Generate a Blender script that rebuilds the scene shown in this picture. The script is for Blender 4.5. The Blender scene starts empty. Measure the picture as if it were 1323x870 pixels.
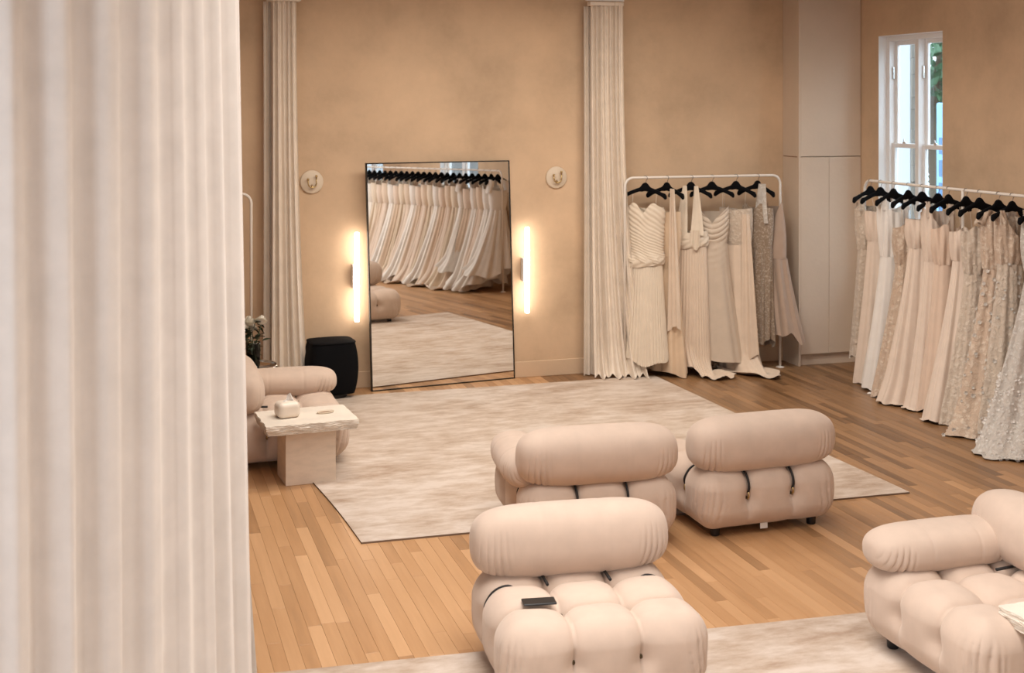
import bpy, bmesh, math, random
import numpy as np
from math import sin, cos, pi, radians as R
from mathutils import Vector, Matrix

random.seed(7)
rng = np.random.default_rng(7)
S = bpy.context.scene
COL = S.collection

# ------------------------------------------------------------------ camera
YAW = math.atan2(511.5, 1676.0)
cd = bpy.data.cameras.new('camera')
cd.sensor_width = 36.0
cd.sensor_fit = 'HORIZONTAL'
cd.lens = 1676.0 * 36.0 / 1323.0
cd.shift_y = -304.0 / 1323.0
cd.clip_start = 0.05
cd.dof.use_dof = True
cd.dof.focus_distance = 8.0
cd.dof.aperture_fstop = 4.0
cam = bpy.data.objects.new('camera', cd)
COL.objects.link(cam)
cam.location = (0, 0, 2.6)
cam.rotation_euler = (R(90), 0, -YAW)
S.camera = cam

# ------------------------------------------------------------------ world, lights, exposure
W = bpy.data.worlds.new('world')
S.world = W
W.use_nodes = True
wb = W.node_tree.nodes['Background']
wb.inputs[0].default_value = (0.74, 0.87, 1.0, 1)
wb.inputs[1].default_value = 6.0


def area(name, loc, rot, sx, sy, power, color, spread=180):
    l = bpy.data.lights.new(name, 'AREA')
    l.shape = 'RECTANGLE'
    l.size, l.size_y = sx, sy
    l.energy = power
    l.color = color
    l.spread = R(spread)
    o = bpy.data.objects.new(name, l)
    o.location = loc
    o.rotation_euler = rot
    COL.objects.link(o)
    return o


WARM = (1.0, 0.92, 0.82)
NEUT = (1.0, 0.96, 0.92)
area('ceiling_light_front', (1.9, 4.6, 3.9), (0, 0, 0), 2.6, 2.2, 84, NEUT, 118)
area('ceiling_light_middle', (2.0, 7.4, 3.9), (0, 0, 0), 2.6, 1.6, 40, NEUT, 115)
area('ceiling_wall_washer', (3.3, 9.0, 3.9), (R(24), 0, 0), 4.4, 1.0, 118, WARM, 130)
area('ceiling_light_entry', (0.8, 0.6, 3.9), (0, 0, 0), 2.6, 2.5, 50, NEUT, 140)
area('fill_right_rail', (3.2, 7.6, 3.85), (0, R(-52), R(18)), 1.2, .5, 26, NEUT, 90)  # added fill that brightens the gowns on the right-hand rail
area('fill_mirror_rail', (3.2, 3.4, 3.85), (0, R(-50), 0), 1.2, 2.2, 85, NEUT, 110)  # added fill so the gowns reflected in the mirror read brighter
area('daylight_left_window', (-2.4, 1.6, 2.5), (0, R(-90), 0), 2.2, 2.4, 95, (0.76, 0.88, 1.0), 170)
area('cool_fill_front', (-0.6, -2.8, 2.5), (R(90), 0, 0), 2.6, 2.2, 62, (0.80, 0.90, 1.0), 150)  # added cool fill for near curtain and sofa fronts; no window in this wall
S.view_settings.view_transform = 'Standard'
S.view_settings.look = 'None'
S.view_settings.exposure = 0.0
S.view_settings.gamma = 1.0
S.view_settings.use_curve_mapping = False
S.cycles.use_denoising = True
S.cycles.max_bounces = 8
S.cycles.diffuse_bounces = 5
S.cycles.glossy_bounces = 4
S.cycles.sample_clamp_indirect = 6.0


# ------------------------------------------------------------------ materials
def mat(name, base, rough=0.6, metal=0.0, sheen=0.0, spec=0.5):
    m = bpy.data.materials.new(name)
    m.use_nodes = True
    b = m.node_tree.nodes['Principled BSDF']
    b.inputs['Base Color'].default_value = (*base, 1)
    b.inputs['Roughness'].default_value = rough
    b.inputs['Metallic'].default_value = metal
    b.inputs['Specular IOR Level'].default_value = spec
    if sheen:
        b.inputs['Sheen Weight'].default_value = sheen
        b.inputs['Sheen Roughness'].default_value = 0.5
    return m


def N(m, t, **k):
    n = m.node_tree.nodes.new(t)
    for a, v in k.items():
        setattr(n, a, v)
    return n


def L(m, a, b):
    m.node_tree.links.new(a, b)


def bsdf(m):
    return m.node_tree.nodes['Principled BSDF']


def coords(m, scale=(1, 1, 1), kind='Object', rot=(0, 0, 0)):
    if kind == 'World':
        src = N(m, 'ShaderNodeNewGeometry').outputs['Position']
    else:
        src = N(m, 'ShaderNodeTexCoord').outputs[kind]
    mp = N(m, 'ShaderNodeMapping')
    mp.inputs['Scale'].default_value = scale
    mp.inputs['Rotation'].default_value = rot
    L(m, src, mp.inputs[0])
    return mp.outputs[0]


def noise(m, vec, scale, detail=3, rough=0.55):
    n = N(m, 'ShaderNodeTexNoise')
    n.inputs['Scale'].default_value = scale
    n.inputs['Detail'].default_value = detail
    n.inputs['Roughness'].default_value = rough
    L(m, vec, n.inputs['Vector'])
    return n.outputs['Fac']


def ramp(m, fac, stops):
    r = N(m, 'ShaderNodeValToRGB')
    e = r.color_ramp.elements
    while len(e) < len(stops):
        e.new(0.5)
    for i, (p, c) in enumerate(stops):
        e[i].position = p
        e[i].color = (*c, 1)
    L(m, fac, r.inputs[0])
    return r.outputs[0]


def bump(m, h, strength, dist=0.01):
    b = N(m, 'ShaderNodeBump')
    b.inputs['Strength'].default_value = strength
    b.inputs['Distance'].default_value = dist
    L(m, h, b.inputs['Height'])
    L(m, b.outputs[0], bsdf(m).inputs['Normal'])


def mul(c, k):
    return tuple(x * k for x in c)


def plaster(name, c, var=0.16):
    m = mat(name, c, 0.85, spec=0.25)
    v = coords(m, kind='World')
    n1 = noise(m, v, 1.1, 6, 0.66)
    L(m, ramp(m, n1, [(0.25, mul(c, 1 - var)), (0.5, c), (0.75, mul(c, 1 + var * .7))]), bsdf(m).inputs['Base Color'])
    bump(m, noise(m, v, 28, 5), 0.12, 0.01)
    return m


M = {}
M['plaster'] = plaster('limewash_plaster', (0.60, 0.43, 0.285), 0.24)
M['trim'] = plaster('painted_trim', (0.62, 0.455, 0.31), 0.05)
M['cupboard'] = plaster('painted_board', (0.62, 0.50, 0.39), 0.07)
M['ceiling'] = mat('ceiling_paint', (0.52, 0.43, 0.34), 0.9)
M['white_frame'] = mat('white_window_paint', (0.80, 0.78, 0.76), 0.45)
M['white_metal'] = mat('white_powder_coat', (0.80, 0.74, 0.67), 0.4)
M['black'] = mat('black_velvet', (0.004, 0.004, 0.005), 0.9, spec=0.12)
M['black_plastic'] = mat('black_plastic', (0.010, 0.010, 0.012), 0.4)
M['black_frame'] = mat('black_metal_frame', (0.02, 0.018, 0.016), 0.4, metal=0.5)
M['cord'] = mat('black_cord', (0.012, 0.010, 0.010), 0.7)
M['brass'] = mat('aged_brass', (0.50, 0.36, 0.17), 0.35, metal=1)
M['button'] = mat('dark_brass_button', (0.10, 0.075, 0.045), 0.3, metal=1)
M['chrome'] = mat('polished_chrome', (0.72, 0.70, 0.68), 0.12, metal=1)
M['wire'] = mat('grey_wire', (0.20, 0.18, 0.17), 0.35, metal=1)
M['plate'] = mat('stone_disc', (0.67, 0.56, 0.43), 0.6)
M['tissue_box'] = mat('cream_ceramic', (0.80, 0.70, 0.59), 0.35)
M['tissue'] = mat('white_tissue', (0.85, 0.83, 0.80), 0.9)
M['petal'] = mat('white_petal', (0.80, 0.76, 0.66), 0.7)
M['leaf'] = mat('dark_leaf', (0.018, 0.032, 0.014), 0.55)
M['stem'] = mat('stem_green', (0.04, 0.06, 0.02), 0.6)
M['tree_leaf'] = mat('tree_leaf', (0.05, 0.12, 0.055), 0.6)
M['bark'] = mat('tree_bark', (0.10, 0.075, 0.05), 0.9)
M['sign_blue'] = mat('pale_blue_panel', (0.26, 0.55, 0.86), 0.5)
M['sign_ink'] = mat('dark_blue_panel', (0.07, 0.20, 0.38), 0.5)
M['ext_white'] = mat('white_render', (0.30, 0.32, 0.33), 0.9)
M['ext_stone'] = mat('grey_stone', (0.16, 0.15, 0.13), 0.95)
M['ext_ground'] = mat('street_paving', (0.22, 0.22, 0.22), 0.95)
M['agate'] = mat('brown_inlay', (0.20, 0.10, 0.045), 0.3)
M['wax'] = mat('cream_wax', (0.78, 0.72, 0.60), 0.5)

g = bpy.data.materials.new('clear_glass')
g.use_nodes = True
b = bsdf(g)
b.inputs['Base Color'].default_value = (0.95, 0.97, 0.96, 1)
b.inputs['Roughness'].default_value = 0.02
b.inputs['Transmission Weight'].default_value = 1.0
b.inputs['IOR'].default_value = 1.35
M['glass'] = g
g = bpy.data.materials.new('window_glass')
g.use_nodes = True
nt = g.node_tree
nt.nodes.remove(bsdf(g))
tr = nt.nodes.new('ShaderNodeBsdfTransparent')
tr.inputs[0].default_value = (0.95, 0.97, 0.98, 1)
gl = nt.nodes.new('ShaderNodeBsdfGlossy')
gl.inputs['Roughness'].default_value = 0.02
mx = nt.nodes.new('ShaderNodeMixShader')
mx.inputs[0].default_value = 0.07
nt.links.new(tr.outputs[0], mx.inputs[1])
nt.links.new(gl.outputs[0], mx.inputs[2])
nt.links.new(mx.outputs[0], nt.nodes['Material Output'].inputs[0])
M['window_glass'] = g
M['mirror'] = mat('mirror_silver', (0.88, 0.87, 0.85), 0.012, metal=1)

m = mat('lamp_tube', (1, 0.95, 0.88), 0.4)
bsdf(m).inputs['Emission Color'].default_value = (1.0, 0.90, 0.78, 1)
bsdf(m).inputs['Emission Strength'].default_value = 13.0
M['tube'] = m

# oak floor: tone per board in an attribute, grain along Y
m = mat('oak_boards', (0.40, 0.2, 0.09), 0.32, spec=0.45)
at = N(m, 'ShaderNodeAttribute', attribute_name='tone')
v = coords(m, (26, 1.6, 26), 'World')
vo = N(m, 'ShaderNodeVectorMath', operation='ADD')
cmb = N(m, 'ShaderNodeCombineXYZ')
ml = N(m, 'ShaderNodeMath', operation='MULTIPLY')
ml.inputs[1].default_value = 37.0
L(m, at.outputs['Fac'], ml.inputs[0])
L(m, ml.outputs[0], cmb.inputs[1])
L(m, v, vo.inputs[0])
L(m, cmb.outputs[0], vo.inputs[1])
gr = noise(m, vo.outputs[0], 1.0, 5, 0.6)
ad = N(m, 'ShaderNodeMath', operation='MULTIPLY_ADD')
ad.inputs[1].default_value = 0.62
L(m, at.outputs['Fac'], ad.inputs[0])
ms = N(m, 'ShaderNodeMath', operation='MULTIPLY')
ms.inputs[1].default_value = 0.40
L(m, gr, ms.inputs[0])
L(m, ms.outputs[0], ad.inputs[2])
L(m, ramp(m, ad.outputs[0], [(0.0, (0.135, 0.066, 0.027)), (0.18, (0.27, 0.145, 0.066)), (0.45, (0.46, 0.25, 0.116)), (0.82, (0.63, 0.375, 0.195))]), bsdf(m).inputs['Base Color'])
rr = N(m, 'ShaderNodeMapRange')
rr.inputs['To Min'].default_value = 0.26
rr.inputs['To Max'].default_value = 0.42
L(m, gr, rr.inputs[0])
L(m, rr.outputs[0], bsdf(m).inputs['Roughness'])
bump(m, gr, 0.06, 0.004)
M['oak'] = m
M['subfloor'] = mat('subfloor', (0.20, 0.10, 0.045), 0.8)

# rug: streaked viscose
m = mat('viscose_rug', (0.6, 0.45, 0.34), 0.75, sheen=0.25, spec=0.3)
v = coords(m, (4.2, 10.0, 6), 'World')
n1 = noise(m, v, 1.0, 6, 0.7)
n2 = noise(m, coords(m, (1, 1.6, 1), 'World'), 1.5, 3)
a2 = N(m, 'ShaderNodeMath', operation='MULTIPLY_ADD')
a2.inputs[1].default_value = 0.45
L(m, n2, a2.inputs[0])
a3 = N(m, 'ShaderNodeMath', operation='MULTIPLY')
a3.inputs[1].default_value = 0.62
L(m, n1, a3.inputs[0])
L(m, a3.outputs[0], a2.inputs[2])
L(m, ramp(m, a2.outputs[0], [(0.38, (0.36, 0.245, 0.165)), (0.50, (0.50, 0.39, 0.30)), (0.63, (0.63, 0.535, 0.455))]), bsdf(m).inputs['Base Color'])
v4 = coords(m, (900, 240, 1), 'World')
bump(m, noise(m, v4, 1, 2), 0.25, 0.004)
M['rug'] = m
M['rug_edge'] = mat('rug_binding', (0.20, 0.13, 0.085), 0.9)


def fabric(name, c, rough=0.85, sheen=0.35, weave=500, bs=0.10, var=0.05):
    m = mat(name, c, rough, sheen=sheen, spec=0.25)
    bsdf(m).inputs['Sheen Tint'].default_value = (1, 0.93, 0.85, 1)
    v = coords(m)
    n1 = noise(m, v, 9, 4)
    L(m, ramp(m, n1, [(0.3, mul(c, 1 - var)), (0.7, mul(c, 1 + var))]), bsdf(m).inputs['Base Color'])
    bump(m, noise(m, v, weave, 2), bs, 0.002)
    return m


M['boucle'] = fabric('sofa_cotton_velvet', (0.585, 0.455, 0.365))
M['linen'] = fabric('curtain_linen', (0.76, 0.67, 0.57), weave=260, bs=0.15)
M['linen_front'] = fabric('curtain_linen_near', (0.74, 0.69, 0.64), weave=260, bs=0.12)
for k, c in dict(ivory=(0.72, 0.62, 0.50), champagne=(0.70, 0.53, 0.37), cream=(0.70, 0.57, 0.45),
                 silk=(0.60, 0.50, 0.40), white=(0.78, 0.74, 0.69), blush=(0.66, 0.51, 0.40), taupe=(0.42, 0.31, 0.24),
                 tulle=(0.70, 0.58, 0.48)).items():
    M[k] = fabric('gown_' + k, c, 0.55 if k in ('silk', 'champagne', 'taupe') else 0.75, 0.3, 700, 0.05, 0.04)


def lace(name, c, c2, sc=26):
    m = mat(name, c, 0.85, sheen=0.3, spec=0.25)
    v = coords(m)
    nz = N(m, 'ShaderNodeTexNoise')
    nz.inputs['Scale'].default_value = sc * 0.6
    nz.inputs['Detail'].default_value = 3
    L(m, v, nz.inputs['Vector'])
    mixv = N(m, 'ShaderNodeVectorMath', operation='MULTIPLY_ADD')
    mixv.inputs[1].default_value = (0.08, 0.08, 0.08)
    L(m, nz.outputs['Color'], mixv.inputs[0])
    L(m, v, mixv.inputs[2])
    vo = N(m, 'ShaderNodeTexVoronoi', feature='F1')
    vo.inputs['Scale'].default_value = sc
    L(m, mixv.outputs[0], vo.inputs['Vector'])
    v2 = N(m, 'ShaderNodeTexVoronoi', feature='DISTANCE_TO_EDGE')
    v2.inputs['Scale'].default_value = sc * 3.2
    L(m, mixv.outputs[0], v2.inputs['Vector'])
    mx = N(m, 'ShaderNodeMath', operation='SUBTRACT')
    L(m, vo.outputs['Distance'], mx.inputs[0])
    L(m, v2.outputs['Distance'], mx.inputs[1])
    L(m, ramp(m, mx.outputs[0], [(0.10, c2), (0.32, mul(c, 0.97)), (0.6, c)]), bsdf(m).inputs['Base Color'])
    bump(m, mx.outputs[0], 0.8, -0.012)
    return m


M['lace'] = lace('lace_ivory', (0.64, 0.53, 0.42), (0.74, 0.64, 0.53))
M['lace_beige'] = lace('lace_beige', (0.60, 0.455, 0.34), (0.72, 0.60, 0.48), 22)
M['lace_white'] = lace('lace_white', (0.66, 0.60, 0.53), (0.80, 0.76, 0.70), 30)
M['lace_dense'] = lace('lace_dense', (0.40, 0.29, 0.20), (0.66, 0.54, 0.42), 46)


def stone(name, c, var):
    m = mat(name, c, 0.6, spec=0.35)
    v = coords(m, (3, 3, 9))
    n1 = noise(m, v, 2.2, 6, 0.65)
    L(m, ramp(m, n1, [(0.3, mul(c, 1 - var)), (0.55, c), (0.75, mul(c, 1 + var * .4))]), bsdf(m).inputs['Base Color'])
    v2 = coords(m, (30, 30, 60))
    bump(m, noise(m, v2, 2, 3), 0.15, 0.004)
    return m


M['travertine'] = stone('travertine', (0.68, 0.55, 0.43), 0.12)
M['travertine_pale'] = stone('travertine_pale', (0.76, 0.68, 0.58), 0.10)


# ------------------------------------------------------------------ helpers
def new_mesh(name, V, F, material, smooth=True):
    me = bpy.data.meshes.new(name)
    me.from_pydata([tuple(map(float, p)) for p in V], [], [tuple(int(i) for i in f) for f in F])
    me.materials.append(material)
    if smooth:
        me.polygons.foreach_set('use_smooth', [True] * len(me.polygons))
    me.update()
    return me


def obj(name, me, parent=None, loc=None, rot=None):
    o = bpy.data.objects.new(name, me)
    COL.objects.link(o)
    if parent:
        o.parent = parent
    if loc is not None:
        o.location = loc
    if rot is not None:
        o.rotation_euler = rot
    return o


def part(name, V, F, material, parent=None, smooth=True, loc=None, rot=None):
    return obj(name, new_mesh(name, V, F, material, smooth), parent, loc, rot)


def tag(o, label, cat, group=None):
    o['label'] = label
    o['category'] = cat
    if group:
        o['group'] = group
    return o


def thing(name, label, cat, loc=(0, 0, 0), rz=0.0, group=None):
    o = bpy.data.objects.new(name, None)
    o.empty_display_size = 0.1
    COL.objects.link(o)
    o.location = loc
    o.rotation_euler = (0, 0, rz)
    return tag(o, label, cat, group)


def struct(o):
    o['kind'] = 'structure'
    return o


def box_vf(x0, y0, z0, x1, y1, z1):
    V = [(x, y, z) for z in (z0, z1) for y in (y0, y1) for x in (x0, x1)]
    F = [(0, 2, 3, 1), (4, 5, 7, 6), (0, 1, 5, 4), (2, 6, 7, 3), (0, 4, 6, 2), (1, 3, 7, 5)]
    return V, F


def join_vf(items):
    V, F = [], []
    for v, f in items:
        n = len(V)
        V += list(v)
        F += [tuple(i + n for i in q) for q in f]
    return V, F


def bev_box(x0, y0, z0, x1, y1, z1, r=0.004, seg=2):
    bm = bmesh.new()
    V, F = box_vf(x0, y0, z0, x1, y1, z1)
    vs = [bm.verts.new(p) for p in V]
    for f in F:
        bm.faces.new([vs[i] for i in f])
    bmesh.ops.recalc_face_normals(bm, faces=bm.faces)
    bmesh.ops.bevel(bm, geom=list(bm.edges), offset=r, segments=seg, profile=0.5, affect='EDGES')
    bm.verts.index_update()
    V = [tuple(v.co) for v in bm.verts]
    F = [[v.index for v in f.verts] for f in bm.faces]
    bm.free()
    return V, F


def grid_faces(nu, nv, wrap=False, flip=False):
    F = []
    mu = nu if wrap else nu - 1
    for j in range(nv - 1):
        for i in range(mu):
            a = j * nu + i
            b_ = j * nu + (i + 1) % nu
            q = (a, b_, b_ + nu, a + nu)
            F.append(q[::-1] if flip else q)
    return F


def tube_vf(path, r, n=8, caps=True):
    P = [Vector(p) for p in path]
    rs = r if isinstance(r, (list, tuple)) else [r] * len(P)
    V, F = [], []
    up = None
    for i, p in enumerate(P):
        t = (P[min(i + 1, len(P) - 1)] - P[max(i - 1, 0)]).normalized()
        if up is None:
            up = Vector((0, 0, 1)) if abs(t.z) < 0.9 else Vector((1, 0, 0))
        a = (up - t * up.dot(t)).normalized()
        up = a
        c = t.cross(a)
        for k in range(n):
            an = 2 * pi * k / n
            V.append(tuple(p + (a * cos(an) + c * sin(an)) * rs[i]))
    F = grid_faces(n, len(P), True)
    if caps:
        F.append(tuple(range(n))[::-1])
        F.append(tuple(range((len(P) - 1) * n, len(P) * n)))
    return V, F


def lathe_vf(prof, n=32, cap=True):
    V = []
    for (r, z) in prof:
        for k in range(n):
            a = 2 * pi * k / n
            V.append((r * cos(a), r * sin(a), z))
    F = grid_faces(n, len(prof), True)
    if cap:
        F.append(tuple(range(n))[::-1])
        F.append(tuple(range((len(prof) - 1) * n, len(prof) * n)))
    return V, F


def spow(x, p):
    return np.sign(x) * np.abs(x) ** p


# ------------------------------------------------------------------ room shell
XR, YB, XL, YF, ZC = 7.10, 11.66, -2.6, -3.0, 4.0


def wall_boxes_y(x0, x1, ya, yb, holes):
    """wall slab along Y with rectangular holes (y0,y1,z0,z1)"""
    items = []
    y = ya
    for (h0, h1, z0, z1) in sorted(holes):
        items.append(box_vf(x0, y, 0, x1, h0, ZC))
        items.append(box_vf(x0, h0, 0, x1, h1, z0))
        items.append(box_vf(x0, h0, z1, x1, h1, ZC))
        y = h1
    items.append(box_vf(x0, y, 0, x1, yb, ZC))
    return join_vf(items)


WINS = [(10.015, 11.04, 0.95, 3.235), (3.20, 4.50, 0.95, 3.235), (-0.35, 0.95, 0.95, 3.235)]
struct(part('wall_back', *box_vf(XL - .2, YB, 0, XR + .4, YB + .2, ZC), M['plaster'], smooth=False))
struct(part('wall_right', *wall_boxes_y(XR, XR + .195, YF, YB, WINS), M['plaster'], smooth=False))
struct(part('wall_left', *box_vf(XL - .2, YF, 0, XL, YB, ZC), M['plaster'], smooth=False))
struct(part('wall_front', *box_vf(XL - .2, YF - .2, 0, XR + .4, YF, ZC), M['plaster'], smooth=False))
struct(part('ceiling', *box_vf(XL - .2, YF - .2, ZC, XR + .4, YB + .2, ZC + .2), M['ceiling'], smooth=False))
struct(part('baseboard_back', *join_vf([bev_box(XL, YB - .018, 0, 6.40, YB, .15, .004, 1)]), M['trim'], smooth=False))
struct(part('baseboard_right', *bev_box(XR - .018, YF, 0, XR, 11.33, .15, .004, 1), M['trim'], smooth=False))
struct(part('baseboard_left', *bev_box(XL, YF, 0, XL + .018, YB, .15, .004, 1), M['trim'], smooth=False))


def sash_window(idx, y0, y1, z0, z1):
    X = XR + 0.09
    fr = .05
    ym = (y0 + y1) / 2
    zr = z0 + (z1 - z0) * 0.545
    items = [bev_box(X, y0, z0, X + .10, y0 + fr, z1), bev_box(X, y1 - fr, z0, X + .10, y1, z1),
             bev_box(X + .001, y0 + fr, z1 - fr, X + .099, y1 - fr, z1), bev_box(X + .001, y0 + fr, z0, X + .099, y1 - fr, z0 + fr),
             bev_box(X - .01, ym - .028, z0 + fr, X + .098, ym + .028, z1 - fr)]
    w = struct(part('window_%d' % idx, *join_vf(items), M['white_frame'], smooth=False))
    part('window_sill', *bev_box(XR - .03, y0 - .03, z0 - .03, X + .02, y1 + .03, z0 + .001), M['white_frame'], w, smooth=False)
    part('reveal_lining', *join_vf([box_vf(XR + .001, y1 - .004, z0, X, y1 + .001, z1), box_vf(XR + .001, y0 - .001, z0, X, y0 + .004, z1), box_vf(XR + .001, y0 + .004, z1 - .004, X, y1 - .004, z1 + .001)]), M['white_frame'], w, smooth=False)
    s = .042
    for (a, b_) in ((y0 + fr, ym - .028), (ym + .028, y1 - fr)):
        for (c, d, dx) in ((z0 + fr, zr, .03), (zr - .04, z1 - fr, .062)):
            x = X + dx
            sh = join_vf([bev_box(x, a, c, x + .03, a + s, d), bev_box(x, b_ - s, c, x + .03, b_, d),
                          bev_box(x + .0005, a + s, c, x + .0295, b_ - s, c + s), bev_box(x + .0005, a + s, d - s, x + .0295, b_ - s, d)])
            so = part('sash', *sh, M['white_frame'], w, smooth=False)
            part('pane', *box_vf(x + .012, a + s, c + s, x + .016, b_ - s, d - s), M['window_glass'], so, smooth=False)
        lt = part('sash_catch', *join_vf([bev_box(X + .012, (a + b_) / 2 - .02, zr, X + .032, (a + b_) / 2 + .02, zr + .018),
                                           tube_vf([(X + .022, (a + b_) / 2, zr + .015), (X + .022, (a + b_) / 2 + .012, zr + .045)], .005)]), M['chrome'], w, smooth=False)
    for yy in (y1 - fr + .0, ym - .028):
        part('sash_lock', *bev_box(X + .03, yy - .016, z1 - .42, X + .062, yy - .001, z1 - .30), M['chrome'], w, smooth=False)
    return w


for i, wn in enumerate(WINS):
    sash_window(i + 1, *wn)

# exterior seen through the window
ext = part('street', *box_vf(7.5, -12, -0.9, 40, 45, -0.8), M['ext_ground'], smooth=False)
struct(ext)
V, F = box_vf(8.2, 12.14, -0.8, 8.26, 16.0, 6.0)
pier = part('exterior_wall', V, F, M['ext_white'], smooth=False)
struct(pier)
# ragged stone edge of the pier
items = []
z = -0.8
while z < 5.9:
    hh = random.uniform(.12, .3)
    items.append(bev_box(8.205, 12.14 - random.uniform(.015, .05), z, 8.255, 12.145, z + hh, .006, 1))
    z += hh
part('quoin_stones', *join_vf(items), M['ext_stone'], pier, smooth=False)
sg = thing('street_sign', 'pale blue upright street panel outside the right-hand window, tree behind it', 'sign', (10.5, 13.9, -0.8))
part('panel', *bev_box(-.04, -1.0, 0.2, .04, 1.0, 3.38, .02), M['sign_blue'], sg, smooth=False)
part('post', *bev_box(-.03, -.9, 0, .03, -.8, .25), M['wire'], sg, smooth=False)
part('post', *bev_box(-.03, .8, 0, .03, .9, .25), M['wire'], sg, smooth=False)
for k in range(4):
    part('marking', *box_vf(-.046, .84 - .05, 2.7 - k * .3, -.039, .93, 2.92 - k * .3), M['sign_ink'], sg, smooth=False)


def leaf_cloud(centers, n, sz, rr):
    V, F = [], []
    for i in range(n):
        c, r = centers[rr.integers(len(centers))]
        d = rr.normal(size=3)
        d /= np.linalg.norm(d)
        p = np.array(c) + d * r * rr.uniform(.45, 1.0)
        a = rr.normal(size=3)
        a /= np.linalg.norm(a)
        b_ = np.cross(a, rr.normal(size=3))
        b_ /= np.linalg.norm(b_)
        s = sz * rr.uniform(.6, 1.3)
        k = len(V)
        V += [p - a * s, p + b_ * s * .45, p + a * s, p - b_ * s * .45]
        F.append((k, k + 1, k + 2, k + 3))
    return V, F


def tree(x, y, h, seed, label, spread=2.4):
    rr = np.random.default_rng(seed)
    t = thing('tree', label, 'tree', (x, y, -0.8), 0, 'street trees outside the windows')
    part('trunk', *tube_vf([(0, 0, 0), (.08, .05, h * .3), (0, .1, h * .55), (.1, 0, h * .8)], [.2, .16, .12, .05], 10), M['bark'], t)
    cs = [((rr.uniform(-1, 1) * spread, rr.uniform(-1, 1) * spread, h * rr.uniform(.25, .95)), rr.uniform(.7, 1.3)) for _ in range(16)]
    part('foliage', *leaf_cloud(cs, 5200, .13, rr), M['tree_leaf'], t, smooth=False)


tree(13.5, 19.2, 5.6, 3, 'dark green leafy tree outside the right-hand window behind the blue panel')
tree(12.5, 5.5, 5.2, 4, 'green tree outside the window mirrored at the right of the floor mirror', 2.0)
tree(13.0, -2.5, 5.6, 5, 'green tree outside the window mirrored at the left of the floor mirror')
V, F = box_vf(8.9, -6.0, -0.8, 9.1, 2.2, 5.0)
struct(part('exterior_wall', V, F, M['ext_white'], smooth=False))

# ------------------------------------------------------------------ floor of oak boards
fl = struct(part('floor', *box_vf(XL, YF, -.06, XR, YB, -.010), M['subfloor'], smooth=False))


def camproj(x, y, z):
    Z = sin(YAW) * x + cos(YAW) * y
    X = cos(YAW) * x - sin(YAW) * y
    return 661.5 + 1676 * X / max(Z, .01), 131 + 1676 * (2.6 - z) / max(Z, .01), Z


RUG1 = [(1.377, 7.538), (5.023, 7.445), (4.855, 11.316), (1.09, 11.325)]
RUG2 = [(-0.6, 2.9), (4.55, 2.75), (4.70, 5.70), (0.30, 5.955)]


def inside(p, poly):
    c = None
    for i in range(4):
        a, b_ = poly[i], poly[(i + 1) % 4]
        s = (b_[0] - a[0]) * (p[1] - a[1]) - (b_[1] - a[1]) * (p[0] - a[0])
        if s < 0:
            return False
    return True


BW = 0.0715
boards = []
x = XL
while x < XR - .001:
    x1 = min(x + BW, XR)
    y = YF - random.uniform(0, 1.2)
    while y < YB:
        ln = random.choice((0.8, 1.0, 1.2, 1.5))
        boards.append((x, x1, max(y, YF), min(y + ln, YB), random.betavariate(2.2, 2.2)))
        y += ln
    x = x1
def back_right_tone(bd):  # boards on the right turn darker and more even towards the back
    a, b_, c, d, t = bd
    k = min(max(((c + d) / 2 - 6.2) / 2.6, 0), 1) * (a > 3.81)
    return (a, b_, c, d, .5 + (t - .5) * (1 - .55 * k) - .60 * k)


boards = [back_right_tone(bd) for bd in boards]


def board_vf(bd):
    x0, x1, y0, y1, _ = bd
    gx = .0004
    d = .0008
    V = [(x0, y0, -.012), (x1, y0, -.012), (x1, y1, -.012), (x0, y1, -.012),
         (x0 + gx, y0 + gx, -d), (x1 - gx, y0 + gx, -d), (x1 - gx, y1 - gx, -d), (x0 + gx, y1 - gx, -d),
         (x0 + gx + d, y0 + gx + d, 0), (x1 - gx - d, y0 + gx + d, 0), (x1 - gx - d, y1 - gx - d, 0), (x0 + gx + d, y1 - gx - d, 0)]
    F = [(8, 9, 10, 11)]
    for k in range(4):
        n = (k + 1) % 4
        F += [(k, n, 4 + n, 4 + k), (4 + k, 4 + n, 8 + n, 8 + k)]
    return V, F


def vis_score(bd):
    x0, x1, y0, y1, _ = bd
    s = 0
    for t in np.linspace(.04, .96, 9):
        p = ((x0 + x1) / 2, y0 + (y1 - y0) * t)
        px, py, Z = camproj(p[0], p[1], 0)
        if Z > 2 and 322 < px < 1323 and 0 < py < 870 and not inside(p, RUG1) and not inside(p, RUG2):
            if 600 < px < 1080 and py > 850:
                continue
            s += (y1 - y0) / 9 / Z ** 3
    return s


order = sorted(boards, key=lambda b_: -vis_score(b_))


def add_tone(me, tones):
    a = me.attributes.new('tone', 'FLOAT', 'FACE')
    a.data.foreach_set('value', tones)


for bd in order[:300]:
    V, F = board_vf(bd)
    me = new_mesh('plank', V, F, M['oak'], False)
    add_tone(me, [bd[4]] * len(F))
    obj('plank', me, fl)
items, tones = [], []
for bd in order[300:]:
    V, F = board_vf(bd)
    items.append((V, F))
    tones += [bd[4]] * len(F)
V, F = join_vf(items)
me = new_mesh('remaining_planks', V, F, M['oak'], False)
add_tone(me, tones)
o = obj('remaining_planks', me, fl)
o['kind'] = 'stuff'


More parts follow.
